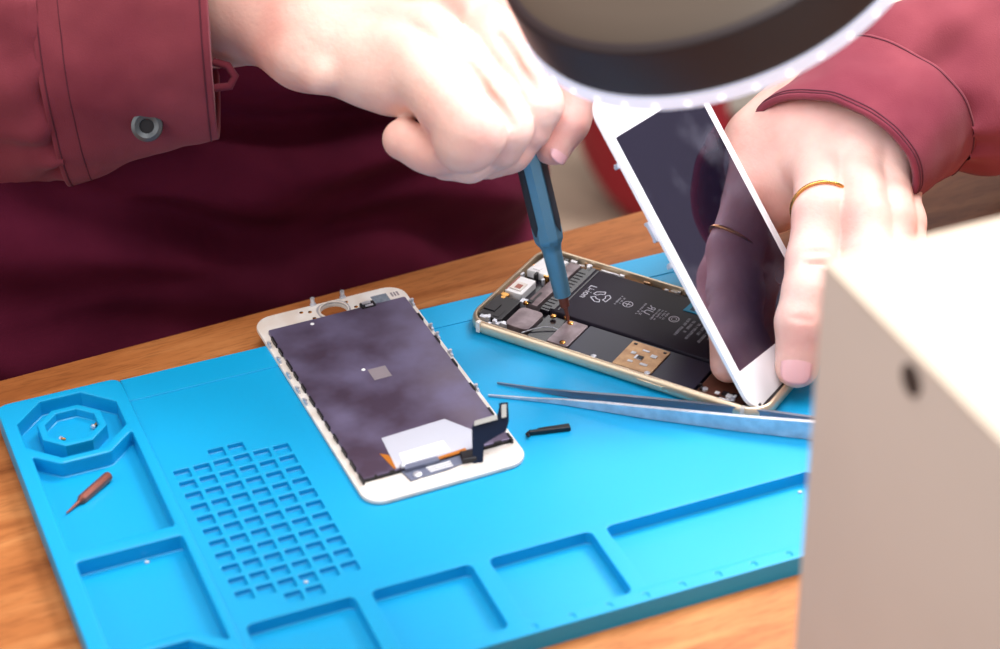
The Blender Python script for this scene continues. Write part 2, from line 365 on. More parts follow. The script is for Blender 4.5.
def vplate(mb, px, d0, th, mi=0):           # an upright sheet facing the room's front
    fr = [P(x, y, d0) for x, y in px]; bk = [p+fw*th for p in fr]; n = len(px)
    mb.add(fr+bk, [list(range(n)), list(range(n, 2*n))[::-1]]+[[i, (i+1) % n, n+(i+1) % n, n+i] for i in range(n)], mi)
    return mb
fx = obj('flex_cable', vplate(MB(), [(473, 464), (472, 440), (472, 427), (474, 423), (497, 416), (499, 408), (499, 403), (508, 402), (509, 421), (506, 431), (492, 439), (484, 444), (483, 462)], dF, .45), M_flex, sc, True, label='navy ribbon cable standing up from the lower edge')
m_ = MB(); vplate(m_, [(474, 426), (474.5, 421), (497, 414.5), (497.5, 419.5)], dF-1.6, 1.3); obj('connector', m_, M_conn, fx, True)
m_ = MB(); vplate(m_, [(501.5, 418), (501.5, 405), (506.5, 404), (506.5, 417)], dF-1.6, 1.3); obj('connector', m_, M_conn, fx, True)
m_ = MB(); m_.tube([T(462, 452, 8), T(461, 446, 10), T(463, 443, 12)], .35, 6); m_.prism([(44.5, -128), (51, -126), (51, -123), (44.5, -124)], 2, 4.2, r=.3); obj('flex_foot', m_, M_black, sc) if 0 else None
m_ = MB(); m_.prism([(42, -129.5), (47.5, -130.5), (50, -125), (43, -124)], 1.6, 3.8, r=.4); obj('flex_foot', m_, M_black, sc)
# ------------------------------------------------------------------ opened phone body
HO = np.array([-15.31, 787.98, 5.3]); HA = -0.55444
ph = thing('opened_phone', 'opened gold phone body with exposed battery lying on the blue mat', 'phone', HO, HA)
mb = MB(); lo0 = rrect(0, 138.1, 0, 67, 10, 8)
prof = [(-2.6, 0), (-1.0, .35), (-.25, 1.3), (0, 2.6), (-.1, 4.3), (-.7, 5.6), (-1.3, 5.95), (-1.9, 5.95), (-2.1, 5.6), (-2.1, 1.0)]
n = len(lo0); vs = []; fs = []
for off, z in prof: vs += [(x, y, z) for x, y in offset(lo0, off)]
for k in range(len(prof)-1):
    for i in range(n): j = (i+1) % n; fs.append([k*n+i, k*n+j, (k+1)*n+j, (k+1)*n+i])
fs.append(list(range(n))[::-1]); fs.append(list(range((len(prof)-1)*n, len(prof)*n))); mb.add(vs, fs)
hs = obj('housing', mb, M_alu, ph, smooth=50, label='champagne gold aluminium shell')
for x0, x1, y in ((6.2, 7.9, 0), (6.2, 7.9, 67), (128, 129.6, 0), (128, 129.6, 67)):
    s = -1 if y == 0 else 1
    obj('antenna_band', MB().box(x0, x1, min(y+s*.08, y-s*1.9), max(y+s*.08, y-s*1.9), 1.1, 6.0), M_whitem, hs)
mb = MB(); plate(mb, rrect(82, 94, -.35, .6, .4, 2), 2.4, 4.0, r=.2); obj('side_button', mb, M_alu, hs)
mb = MB(); plate(mb, rrect(2.2, 135.9, 2.2, 64.8, 8, 6), 1.0, 1.7, r=.2); obj('inner_tray', mb, M_blackg, ph)
# battery
mb = MB(); mb.prism(rrect(27.2, 117, 24.6, 62, 1.2, 3), 1.7, 4.9, r=.7); bat = obj('battery', mb, M_batt, ph, smooth=40, label='matte black battery with pale grey printing')
mb = MB(); mb.box(27.3, 29.2, 25.4, 61.5, 4.7, 5.2); mb.box(30.4, 31, 26, 61, 4.8, 5.1); obj('battery_tab', mb, M_blackg, bat)
def text_mesh(body, size, x, y, rot, z, flip=False, name='printing'):
    cu = bpy.data.curves.new(name, 'FONT'); cu.body = body; cu.size = size*.001; cu.align_x = 'CENTER'; cu.align_y = 'CENTER'
    o = bpy.data.objects.new(name, cu); C.objects.link(o); bpy.context.view_layer.update()
    me = bpy.data.meshes.new_from_object(o.evaluated_get(bpy.context.evaluated_depsgraph_get()))
    vs = [(v.co.x*1000*(-1 if flip else 1), v.co.y*1000) for v in me.vertices]; fs = [list(p.vertices) for p in me.polygons]
    bpy.data.objects.remove(o); c, s = math.cos(rot), math.sin(rot)
    return [(x+c*a-s*b, y+s*a+c*b, z) for a, b in vs], fs
R9 = -PI/2; ZT = 4.94
pr = MB()
pr.add(*text_mesh('Li-ion', 4.6, 34.6, 44.6, R9, ZT))
def seg2(a, b, w=.42): 
    a, b = np.array(a, float), np.array(b, float); d = (b-a)/np.linalg.norm(b-a); m = np.array([-d[1], d[0]])*w/2
    pr.add([(*(a+m), ZT), (*(b+m), ZT), (*(b-m), ZT), (*(a-m), ZT)], [[0, 1, 2, 3]])
rc = np.array([41.3, 43.6])                 # recycling arrows: three bent outlined bands around a triangle
for k in range(3):
    a = 2*PI*k/3; f = lambda r, t: rc+r*np.array([math.cos(a+t), math.sin(a+t)])
    o1, o2, o3 = f(4.3, -.55), f(4.3, .35), f(4.0, .85); i1, i2, i3 = f(2.3, -.75), f(2.2, 0), f(2.2, .85)
    for u_, v_ in ((o1, o2), (o2, o3), (o3, i3), (i3, i2), (i2, i1), (i1, o1)): seg2(u_, v_)
rr = random.Random(9)
def line(x, y0, y1, h=.85):                 # illegible small print: a run of letter-like ticks along the width
    y = y0
    while y > y1:
        w = rr.uniform(.35, .75)
        if rr.random() > .14:
            k = rr.random(); seg2((x-h/2, y), (x+h/2, y), .22)
            if k > .3: seg2((x+(h/2-.12)*(1 if k > .6 else -1), y), (x+(h/2-.12)*(1 if k > .6 else -1), y-w*.8), .2)
        y -= w+.15
for x in (49.0, 50.5): line(x, 48.5, 42.0)
def ring2(cx, cy, r, w=.35, n=22):
    for i in range(n): a, b = 2*PI*i/n, 2*PI*(i+1)/n; seg2((cx+r*math.cos(a), cy+r*math.sin(a)), (cx+r*math.cos(b), cy+r*math.sin(b)), w)
ring2(53.9, 44.4, 2.1); seg2((52.4, 44.4), (55.4, 44.4)); seg2((53.9, 42.8), (53.9, 46), .3)
line(60.3, 48.6, 39.5); line(61.8, 43, 39.5, 1.2)
pr.add(*text_mesh('R', 5.2, 63.9, 46.9, R9-.15, ZT, flip=True)); pr.add(*text_mesh('U', 5.2, 63.9, 43.4, R9-.15, ZT))
for x in (67.4, 68.9, 70.4, 71.9): line(x, 47.5, 39.2 if x < 69 else 41.5)
ring2(75.9, 44, 2.1, .5); ring2(75.9, 44, 1.1, .3)
for i, x in enumerate((81.5, 84.0, 86.8, 89.6, 92.4, 95.2, 98)): line(x, 47.5-(i % 3)*.8, 33.5+(i % 2)*4, 1.25)
po = obj('battery_printing', pr, M_print, bat)
# shields and other internals
def part(name, m, f, r=.2, loop=None, z0=1.7, z1=4., sm=40, parent=None, label=None):
    mb = MB(); mb.prism(loop, z0, z1, r=r)
    if f: f(mb)
    return obj(name, mb, m, parent or ph, smooth=sm, label=label)
part('board_shield', M_navy, None, .3, rrect(47.6, 105.5, 3.4, 23.4, .8), 1.7, 4.3, label='dark navy shield along the near edge')
gs = part('gold_shield', M_goldsh, None, .25, rrect(68.6, 86, 3.6, 22, .6), 4.3, 4.9, label='gold square metal shield')
m_ = MB()
for x, y, a, b in ((76.5, 12, 3.4, 2.8), (81.5, 15.5, 2.6, 2), (73, 14, 2, 1.6), (74.5, 8.2, 2.2, 1.2), (80.5, 8.5, 3.2, 1.4), (77, 17.5, 3, 1)): m_.box(x-a/2, x+a/2, y-b/2, y+b/2, 4.9, 5.1)
obj('shield_mark', m_, M_steel, gs); m_ = MB(); m_.box(75.8, 78.2, 11, 13.2, 5.1, 5.3); m_.box(83.6, 84.8, 19.6, 20.6, 4.9, 5.05); m_.box(70, 71.5, 19.6, 20.6, 4.9, 5.05); obj('shield_chip', m_, M_black, gs)
br = part('metal_bracket', M_tin, None, .25, rrect(37.4, 47.2, 4.6, 22.6, .8), 1.7, 4.6, label='dull tin cover plate under the screwdriver tip')
part('haptic_cover', M_tin, None, .35, rrect(15.6, 27, 6.8, 21.6, 2.6, 4), 1.7, 4.6)
part('black_module', M_black, lambda m: (m.box(2.6, 8, 12, 17.5, 4.6, 5.3), m.box(9, 11.6, 9, 15, 4.6, 5.)), .3, rrect(1.9+.4, 13.6, 7.5, 24.5, 1.5), 1.7, 4.8)
part('dock_flex', M_blackg, None, .2, rrect(27.5, 37, 4.2, 23.4, .6), 1.7, 3.2)
m_ = MB(); m_.tube([(25, 5.5, 3.6), (28, 9.5, 4.0), (31, 12.5, 4.3), (34.5, 14.5, 4.2), (37, 14.8, 3.8)], .3, 6); obj('thin_wire', m_, M_steel, ph, smooth=60)
cf = part('camera_module', M_label, None, .4, rrect(2.9, 11.4, 28.4, 41, .9), 1.7, 5.0, label='white square module')
m_ = MB(); m_.box(4.4, 9.8, 30.3, 36.2, 5.0, 5.5); obj('module_cap', m_, M_whitem, cf); m_ = MB(); m_.box(6.2, 8.8, 31.3, 34.4, 5.5, 5.65); m_.box(3.2, 3.8, 29, 40.4, 5.0, 5.2); obj('module_window', m_, M_copper, cf)
part('white_socket', M_label, lambda m: m.box(5.5, 9, 48, 50, 5.2, 5.7), .4, [(3.4, 46.5), (13.5, 46.5), (16, 60.8), (5, 60.8)], 1.7, 5.2)
ss = part('shield_strip', M_tin, None, .25, [(15.8, 24.4), (21.4, 24.4), (22, 61), (16.6, 61.6)], 1.7, 4.9)
m_ = MB(); m_.box(17.4, 18.4, 27, 34, 4.9, 5.1); m_.box(16.4, 18.6, 24.6, 26.4, 4.9, 5.6); obj('strip_slot', m_, M_black, ss)
part('ribbed_edge', M_blackg, lambda m: [m.box(22.6+.05, 26.6, 26+k*2.4, 27.2+k*2.4, 3.9, 4.2) for k in range(14)], .2, rrect(22.5, 26.8, 24.6, 61, .4), 1.7, 3.9)
cp = part('copper_plate', M_coppl, None, .3, rrect(106.6, 127, 3.6, 22.6, 1), 1.7, 4.2, label='brown copper plate at the low end')
part('low_speaker', M_black, None, .3, rrect(127.4, 135.4, 7, 52, 2), 1.7, 4.3)
part('low_cover', M_tin, None, .3, rrect(118, 127, 24, 60, 1), 1.7, 4.2)
rn = random.Random(21)
cols = [M_alu, M_label, M_black, M_goldsh, M_tin]
m_ = MB(); m_.box(20, 130, 62.4, 64.9, 1.7, 3.0); obj('edge_rail', m_, M_goldsh, ph)
for nm, mm, cnt in (('rail_clip', M_label, 9), ('rail_spring', M_goldsh, 12), ('rail_pad', M_black, 9), ('rail_latch', M_steel, 8)):
    for k in range(cnt):
        x = 20+rn.uniform(0, 86); l = rn.uniform(1.2, 5.2); y = rn.uniform(62.3, 63.8); z = rn.uniform(3.2, 5.)
        m_ = MB(); m_.prism(rrect(x, x+l, y, y+rn.uniform(.7, 1.3), .2, 1), 2, z); obj(nm, m_, mm, ph)
for nm, mm, cnt, reg in (('connector', M_black, 14, (2.6, 14, 24.5, 62)), ('chip', M_steel, 12, (3, 15, 24, 62)), ('gold_contact', M_gold, 12, (2.6, 15.5, 22, 63)), ('connector', M_black, 10, (106, 134, 3, 10)), ('chip', M_label, 9, (108, 134, 3, 12)), ('connector', M_blackg, 9, (4, 20, 60, 64.5)), ('chip', M_label, 5, (16, 30, 61.5, 64.2)), ('chip', M_steel, 10, (3, 16, 4, 9))):
    for k in range(cnt):
        x = rn.uniform(reg[0], reg[1]); y = rn.uniform(reg[2], reg[3]); a = rn.uniform(.5, 1.7); b = rn.uniform(.5, 1.5)
        if 2.5 < x < 12 and 27.5 < y < 41.5: continue
        if not (2.6 < x-a and x+a < 135.4): continue
        if x < 9 and (y < 5.5 or y > 61): continue
        m_ = MB(); m_.prism(rrect(x-a, x+a, y-b, y+b, .2, 1), 1.7, rn.uniform(3.8, 5.4)); obj(nm, m_, mm, ph)
for x, y in ((30.9, 21.4), (44, 6.4), (60, 3.9), (84.5, 4.2), (109.5, 6), (122, 5), (16, 24.4), (36.4, 23.2), (39.8, 20.4)):
    m_ = MB(); m_.tube([(x, y, 4.2), (x, y, 5.0), (x, y, 5.15)], [1.25, 1.25, .9], 14); m_.tube([(x, y, 5.1), (x, y, 5.2)], .35, 6); obj('inner_screw', m_, M_gold if x < 60 else M_steel, ph, smooth=30)
m_ = MB(); m_.prism(rrect(108.6, 112, 20.4, 24, .4), 4.2, 10.5, r=.2); obj('blue_tab', m_, M_cyan, ph)
m_ = MB()                                   # little blue pull tab at the battery edge
m_.prism([(76.2, 51.6), (82.6, 51.8), (83, 57.4), (76.6, 57.2)], 5.0, 5.25); m_.add([(76.6, 57.2, 5.2), (83, 57.4, 5.2), (83.4, 60, 8), (77, 60, 8)], [[0, 1, 2, 3]])
obj('blue_tab', m_, M_cyan, ph); m_ = MB(); m_.box(78.6, 80.6, 53, 56.4, 5.26, 5.32); obj('tab_mark', m_, mat('tab_dark', srgb(10, 70, 100), .5), ph)
# ------------------------------------------------------------------ display held by the left hand
DO = np.array([99.1, 720.9, 11.6]); DO = DO + 2.2*fw*0
U = np.array([.598, .798, -.075]); V = np.array([-.457, .415, .787]); U /= np.linalg.norm(U); V -= U*np.dot(U, V); V /= np.linalg.norm(V); N = np.cross(U, V)
DO = np.array([98.9, 718.6, 9.4])
def DP(a, b, c): return DO+a*U+b*V+c*N
class DM(MB):
    def done(s): s.v = [tuple(DP(*v)) for v in s.v]; return s
dp = thing('held_phone_display', 'white framed phone display with dark glass held tilted over the open phone', 'phone screen', DP(33, 0, -2))
m_ = DM(); plate(m_, rrect(0, 67, 0, 138, 8.5, 8), -1.7, 0, r=.45)
m_.add([(x, y, -1.7) for x, y in rrect(0, 67, 0, 138, 8.5, 8)], [list(range(36))]) if 0 else None
m_.prism(rrect(.3, 66.7, .3, 137.7, 8.3, 8), -1.72, -1.0)
dz = obj('bezel', m_.done(), M_white, dp, True, 40, label='glossy white border')
m_ = DM(); m_.prism(rrect(4.2, 62.8, 17.2, 121, .5, 2), -.6, .06); obj('screen_glass', m_.done(), M_glassdark, dp, True)
m_ = DM(); plate(m_, ngon(33.5, 129.6, 5.4, 32), 0, .1, [(ngon(33.5, 129.6, 4.8, 32), None)], r=.04); m_.prism(ngon(33.5, 129.6, 4.6, 32), 0, .05); obj('home_button', m_.done(), M_whitem, dp, True, 40)
m_ = DM(); m_.prism(rrect(28, 39, 8, 9.4, .6, 3), 0, .05); obj('speaker_slot', m_.done(), M_black, dp, True)
m_ = DM(); m_.prism(rrect(3.2, 64.2, 12.5, 124, 1, 2), -3.3, -1.7); obj('back_plate', m_.done(), M_lcdback, dp, True)
for y in (111, 82, 67):
    for x in (.2, 66.8):
        m_ = DM(); l = 4.2 if y == 82 else 1.; m_.prism(rrect(x-1.2, x+.5, y-l, y+l, .3, 1), -3.0, -1.5); m_.tube([(x-.4, y-l+.6, -3.6), (x-.4, y-l+.6, -2)], .8, 8)
        if l > 2: m_.tube([(x-.4, y+l-.6, -3.6), (x-.4, y+l-.6, -2)], .8, 8)
        obj('clip', m_.done(), M_steel, dp, True)
# ------------------------------------------------------------------ tweezers
tw = thing('tweezers', 'long pointed steel tweezers lying on the blue mat below the open phone', 'tweezers', T(700, 418, 5.4))
def blade(pxs, z0, tops, th, nrm):
    lo_ = [T(x, y, z0) for x, y in pxs]; vs = []; fs = []
    for p, h in zip(lo_, tops):
        t = th*(.35+.65*min(1, h/4)); o = np.array(nrm)*t
        vs += [p, p+[0, 0, h], p+o+[0, 0, h], p+o]
    for i in range(len(pxs)-1):
        for k in range(4): j = (k+1) % 4; fs.append([i*4+k, i*4+j, i*4+4+j, i*4+4+k])
    fs += [[0, 1, 2, 3], [len(vs)-4+k for k in range(4)]]
    return MB().add(vs, fs)
obj('near_arm', blade([(488, 396.5), (530, 400.8), (564, 405), (600, 411), (645, 418.5), (740, 431.5), (814, 440), (900, 452)], 5.4, [.7, 1.2, 2.4, 3.8, 5.2, 7.0, 8.3, 8.5], 1.6, (.2, .98, 0)), M_steel, tw, True, 30)
obj('far_arm', blade([(497, 384), (540, 392), (571, 398), (620, 404), (680, 411), (740, 418), (814, 430), (900, 446)], 5.5, [.7, 1.6, 3., 4.0, 4.6, 5., 5.8, 7.8], 1.3, (.2, .98, 0)), M_steel_shade, tw, True, 30)
# ------------------------------------------------------------------ screwdriver
tip = T(568.5, 320.5, 10.0); dt = float(np.dot(tip-CAM, fw))
topp = P(519, 112, dt-42); sdv = topp-tip; L = np.linalg.norm(sdv); sd = sdv/L
dr = thing('screwdriver', 'slim blue grey precision screwdriver held upright with its tip in the open phone', 'screwdriver', tip)
A_ = lambda t: tip+sd*t
obj('bit', MB().tube([A_(0), A_(1), A_(5.2), A_(6.6), A_(7), A_(11.2), A_(11.8)], [.45, .75, .8, 1.3, 2.0, 2.1, 2.3], 16), M_copper, dr, True, 40, label='brown steel bit')
obj('shaft', MB().tube([A_(11.6), A_(12.0), A_(33), A_(35), A_(37)], [2.7, 3.5, 4.0, 4.4, 5.3], 24), M_tool, dr, True, 40)
obj('handle', MB().tube([A_(36.6), A_(38.5), A_(40), A_(75), A_(98), A_(101), A_(101.6)], [5.2, 6.1, 6.3, 6.3, 6.3, 5.8, 3], 10), M_tool, dr, True, 28)
e1 = np.cross(sd, fw); e1 /= np.linalg.norm(e1); e2 = np.cross(sd, e1)
for sgn in (-1, 1):
    m_ = MB(); vs = []; fs = []; base_a = math.atan2(np.dot(-fw, e2), np.dot(-fw, e1))+sgn*.95
    for i, t in enumerate((42, 46, 70, 94)):
        w = .34 if i else .05
        for a in (-w, 0, w): vs.append(A_(t)+6.42*(math.cos(base_a+a)*e1+math.sin(base_a+a)*e2))
    for i in range(3):
        for k in range(2): fs.append([i*3+k, i*3+k+1, i*3+k+4, i*3+k+3])
    obj('grip_inlay', m_.add(vs, fs), M_toold, dr, True, 60)
# ------------------------------------------------------------------ beige box
bc = T(781, 800, TB); BH = 207.
bx = thing('beige_box', 'tall plain beige box standing at the right front of the table', 'box', bc, MA)
m_ = MB(); m_.prism(roundpoly([(0, 0), (230, 0), (230, -230), (0, -230)], 2.5), 0, BH-1.2, r=1.2); bo = obj('box_body', m_, M_box, bx, smooth=40)
m_ = MB(); m_.prism(roundpoly([(-1, 1), (231, 1), (231, -231), (-1, -231)], 2), BH-14, BH, r=1.0)
ld = obj('lid', m_, M_box, bx, smooth=40) if 0 else None
m_ = MB(); m_.prism(roundpoly([(.2, -.2), (229.8, -.2), (229.8, -229.8), (.2, -229.8)], 2), BH-1.3, BH, r=.8); obj('lid', m_, mat('beige_lid', srgb(220, 204, 186), .7, spec=.2), bx, smooth=40)
# hole in the side wall
hp = None
v = (912-500)*rt-(380-324.5)*up+F*fw; nx = np.array([-math.cos(MA), -math.sin(MA), 0]); t_ = np.dot(bc-CAM, nx)/np.dot(v, nx); hp = CAM+v*t_
m_ = MB(); m_.tube([hp-nx*1.5, hp+nx*.4], [4.6, 4.6], 18); obj('side_hole', m_, M_hol, bx, True, 40)
# ------------------------------------------------------------------ magnifier lamp
LC = np.array([78.5, 727.9, 203.5]); LN = np.array([-.354, -.199, .914]); LN /= np.linalg.norm(LN); LR = 74.; LC = LC-LN*3.
l1 = np.cross([0, 1, 0], LN); l1 /= np.linalg.norm(l1); l2 = np.cross(LN, l1)
lp = thing('magnifier_lamp', 'round dark magnifier lamp head with glowing white ring over the hands', 'lamp', LC)
def lathe(prof, seg=96):
    m = MB(); vs = []; fs = []
    for r, z in prof:
        for k in range(seg): a = 2*PI*k/seg; vs.append(LC+LN*z+r*(math.cos(a)*l1+math.sin(a)*l2))
    n = len(prof)
    for i in range(n):
        i2 = (i+1) % n
        for k in range(seg): j = (k+1) % seg; fs.append([i*seg+k, i*seg+j, i2*seg+j, i2*seg+k])
    return m.add(vs, fs)
obj('lamp_housing', lathe([(LR-1, 3.6), (LR, 6), (LR, 23.5), (LR-1, 24.8), (LR-3, 25.4), (LR-4, 25), (LR-7, 6), (LR-9, 3.6)]), M_lampb, lp, True, 40)
obj('top_cover', lathe([(LR-3.2, 24.8), (LR-6, 26.4), (LR-14, 28), (44, 29), (42, 27), (42, 18), (LR-5, 18)]), M_lampt, lp, True, 40)
obj('light_ring', lathe([(LR+.3, -1.4), (LR+.2, 3.7), (50, 3.6), (50, -.5), (LR-5, -2.6)]), M_diff, lp, True, 40, label='frosted white ring lit from within')
for k in range(40):
    a = 2*PI*k/40; obj('led', MB().ball(LC+LN*.4+(LR-.3)*(math.cos(a)*l1+math.sin(a)*l2), 1.25, su=8, sv=6), M_led, lp, True, 60)
obj('lens', lathe([(.01, 26), (20, 25), (42, 21), (42, 19), (20, 16), (.01, 15)]), M_lens, lp, True, 40)
ap = LC+LN*14+np.array([.35, .92, 0])*78
obj('hinge', MB().tube([ap-[16, 0, 0], ap+[16, 0, 0]], 11, 20), M_lampb, lp, True, 40)
obj('arm', MB().tube([ap, ap+[60, 0, 260], ap+[150, -60, 420]], 8, 14), M_lampb, lp, True, 40)
foot = E(640, -300, 0)
obj('arm', MB().tube([ap+[150, -60, 420], foot+[0, 0, 330], foot+[0, 0, 20]], 8, 14), M_lampb, lp, True, 40)
obj('base', MB().prism(ngon(foot[0], foot[1], 60, 40), TB, 22, r=3), M_lampb, lp, True, 40)
# ------------------------------------------------------------------ hands: distance field + surface nets
def nets(f, lo, hi, h):
    ax = [np.arange(lo[i], hi[i]+h, h) for i in range(3)]; G = np.stack(np.meshgrid(*ax, indexing='ij'), -1).astype(np.float32)
    D = f(G); ins = D < 0; sh = np.array(D.shape)-1
    cnt = sum(ins[i:i+sh[0], j:j+sh[1], k:k+sh[2]].astype(np.int8) for i in (0, 1) for j in (0, 1) for k in (0, 1))
    act = np.argwhere((cnt > 0) & (cnt < 8)); idx = -np.ones(sh, np.int64); idx[tuple(act.T)] = np.arange(len(act))
    acc = np.zeros((len(act), 3)); num = np.zeros(len(act)); base = act
    cor = [(i, j, k) for i in (0, 1) for j in (0, 1) for k in (0, 1)]
    for a in cor:
        for ax_ in range(3):
            if a[ax_] == 0:
                b = list(a); b[ax_] = 1
                A = base+np.array(a); B = base+np.array(b); da = D[tuple(A.T)]; db = D[tuple(B.T)]; cr = (da < 0) != (db < 0)
                t = np.where(cr, da/(da-db+1e-12), 0); p = A+t[:, None]*(B-A); acc[cr] += p[cr]; num += cr
    v = acc/num[:, None]*h+np.array([a_[0] for a_ in ax]); F_ = []
    for ax_ in range(3):
        o1, o2 = [(1, 2), (2, 0), (0, 1)][ax_]
        sl = [slice(None)]*3; sl2 = [slice(None)]*3; sl[ax_] = slice(0, -1); sl2[ax_] = slice(1, None)
        ch = np.argwhere(ins[tuple(sl)] != ins[tuple(sl2)]); ok = (ch[:, o1] > 0) & (ch[:, o2] > 0) & (ch[:, o1] < sh[o1]) & (ch[:, o2] < sh[o2]); ch = ch[ok]
        q = []
        for d1, d2 in ((1, 1), (0, 1), (0, 0), (1, 0)):
            c = ch.copy(); c[:, o1] -= d1; c[:, o2] -= d2; q.append(idx[tuple(c.T)])
        q = np.stack(q, 1); fl = ins[tuple(ch.T)]; q[~fl] = q[~fl][:, ::-1]; F_.append(q)
    return v, np.concatenate(F_)
def cap(G, a, b, ra, rb, sq=None):
    a = np.array(a, np.float32); b = np.array(b, np.float32); ba = b-a; pa = G-a
    t = np.clip((pa@ba)/(ba@ba+1e-6), 0, 1); q = pa-t[..., None]*ba
    if sq is not None: n_, k_ = sq; n_ = np.array(n_, np.float32); q = q+(q@n_)[..., None]*n_*(k_-1)
    return np.sqrt((q*q).sum(-1))-(ra+(rb-ra)*t)
def smin(a, b, k): h = np.clip(.5+.5*(b-a)/k, 0, 1); return b+(a-b)*h-k*h*(1-h)
def chain(G, pts, k=3.):
    d = None
    for (a, ra), (b, rb) in zip(pts[:-1], pts[1:]):
        c = cap(G, a, b, ra, rb); d = c if d is None else smin(d, c, k)
    return d
def hand(palm, fingers, extra, lo, hi, h=1.35, kp=12, kf=6.5, ff=1.0, carve=()):
    def f(G):
        p = None
        for a, b, ra, rb in palm: c = cap(G, a, b, ra, rb); p = c if p is None else smin(p, c, kp)
        q = None
        for ch in fingers: c = chain(G, ch); q = c if q is None else smin(q, c, ff)
        d = smin(p, q, kf)
        for a, b, ra, rb, k in extra: d = smin(d, cap(G, a, b, ra, rb), k)
        for a, b, r, k in carve: c = -cap(G, a, b, r, r); d = -smin(-d, -c, k)
        return d
    return nets(f, lo, hi, h)
# right hand of the person (at the picture's left), fist round the screwdriver
wr = P(222, 0, 932); elb = P(-330, 30, 1050)
palmR = [(P(150, 4, 945), wr, 27, 25), (wr, P(300, 6, 917), 25, 22), (P(258, 22, 914), P(305, 50, 902), 15, 14), (P(305, 50, 902), P(388, 76, 894), 14, 14), (P(300, -10, 922), P(460, 5, 918), 22, 17), (P(320, 20, 908), P(432, 58, 900), 19, 12),
         (P(330, -20, 935), P(490, 0, 930), 18, 12), (P(380, 68, 898), P(430, 92, 893), 13, 11)]
fR = [
 [(P(388, 50, 893), 11), (P(420, 72, 886), 12.4), (P(452, 108, 876), 12.8), (P(470, 132, 872), 13.6), (P(466, 142, 873), 12.4)],      # little finger to its middle joint
 [(P(462, 150, 884), 8.6), (P(436, 152, 885), 9.0), (P(424, 149, 886), 8.4), (P(403, 139.5, 888), 8.2)],                     # ... curled back, tip to the left
 [(P(428, 30, 900), 11), (P(455, 60, 893), 11.6), (P(490, 104, 885), 11.4), (P(503, 128, 884), 11.4), (P(500, 146, 887), 9)],
 [(P(494, 150, 890), 8.2), (P(470, 162, 890), 7.8), (P(446, 163, 892), 7)],
 [(P(458, 8, 912), 11), (P(490, 34, 903), 11.6), (P(523, 78, 894), 11), (P(535, 104, 893), 11), (P(530, 128, 895), 8.8)],
 [(P(528, 130, 897), 8.6), (P(511, 152, 898), 7.8), (P(488, 163, 899), 7.0)],
 [(P(515, 5, 926), 12), (P(566, 62, 914), 11), (P(578, 90, 911), 9.8), (P(567, 122, 909), 8.8), (P(553, 149, 908), 7.2)],
 [(P(400, 40, 940), 13), (P(470, 95, 940), 11), (P(508, 132, 930), 9.5), (P(526, 150, 922), 8)]]
exR = [(P(300, -10, 903), P(420, 24, 894), 4, 5, 6), (P(340, -30, 905), P(455, 0, 898), 4, 5, 6), (P(292, 56, 893), P(320, 76, 890), 7, 7, 5)]
cvR = [(P(470, 66, 879), P(512, 124, 872), 1.2, 3), (P(500, 36, 890), P(540, 96, 881), 1.2, 3), (P(548, 62, 900), P(566, 100, 898), 1.0, 2.5), (P(396, 124, 872), P(430, 132, 873), 1.2, 2.5), (P(332, 92, 880), P(345, 112, 884), 1.2, 3), (P(351, 88, 878), P(357, 104, 880), .9, 3),
       (P(368, 84, 877), P(366, 104, 880), .9, 3), (P(425, 144, 874), P(424, 154, 875), .5, 1.5)]
v1, f1 = hand(palmR, fR, exR, np.min([P(120, -90, 990), P(120, 200, 850)], 0)-20, np.max([P(620, -90, 990), P(620, 200, 850)], 0)+20, h=1.1, kf=4, ff=.4, kp=11, carve=cvR)
# left hand of the person (at the picture's right), pinching the display
def onglass(px, py, off):
    v = (px-500)*rt-(py-324.5)*up+F*fw; return CAM+v*(((DO-CAM)@N+off)/(v@N))
wl = P(856, 92, 974)
tipi = onglass(797, 366, 8.2); dti = float((tipi-CAM)@fw)
jD = P(802, 322, dti-3); jP = P(816, 262, dti+4); jM = P(824, 166, dti+30)
palmL = [(P(915, 46, 985), wl, 25, 25), (wl, P(830, 140, 950), 25, 17), (wl, P(856, 145, 946), 24, 16), (P(868, 108, 962), P(884, 165, 945), 22, 15), (P(835, 112, 962), P(788, 150, 962), 19, 15),
         (P(812, 114, 962), P(764, 146, 964), 19, 18), (P(800, 135, 960), P(764, 190, 970), 18, 17), (P(810, 150, 958), P(778, 200, 962), 15, 11),
         (P(862, 150, 948), P(890, 190, 950), 14, 12), (P(822, 150, 948), P(872, 158, 944), 16, 15)]
fL = [
 [(jM, 12.4), (P(822, 215, dti+12), 11.6), (jP, 11.8), (P(810, 292, dti-1), 10.8), (jD, 10.4), (tipi, 8.8)],
 [(P(858, 164, dti+27), 11.8), (P(866, 220, dti+5), 10.8), (P(869, 262, dti-4), 11.2), (P(858, 308, dti-4), 9.4), (P(852, 330, dti), 8.4)],
 [(P(884, 172, dti+28), 11), (P(890, 222, dti+9), 10), (P(891, 262, dti+1), 10.2), (P(882, 300, dti), 8.8), (P(876, 318, dti+3), 8)],
 [(P(895, 192, dti+30), 10), (P(902, 222, dti+20), 9.4), (P(903, 250, dti+12), 9.2), (P(894, 285, dti+8), 8), (P(888, 300, dti+8), 7.2)],
 [(P(800, 140, 972), 15), (DP(62, 74, -26), 13), (DP(44, 46, -15), 10), (DP(28, 31, -12.5), 9.2), (DP(14, 19.5, -11.2), 7.7)]]
exL = [(P(840, 112, 948), P(828, 150, 936), 3, 4, 7), (P(854, 110, 948), P(860, 150, 932), 3, 4, 7), (P(870, 112, 953), P(884, 158, 936), 3, 4, 7)]
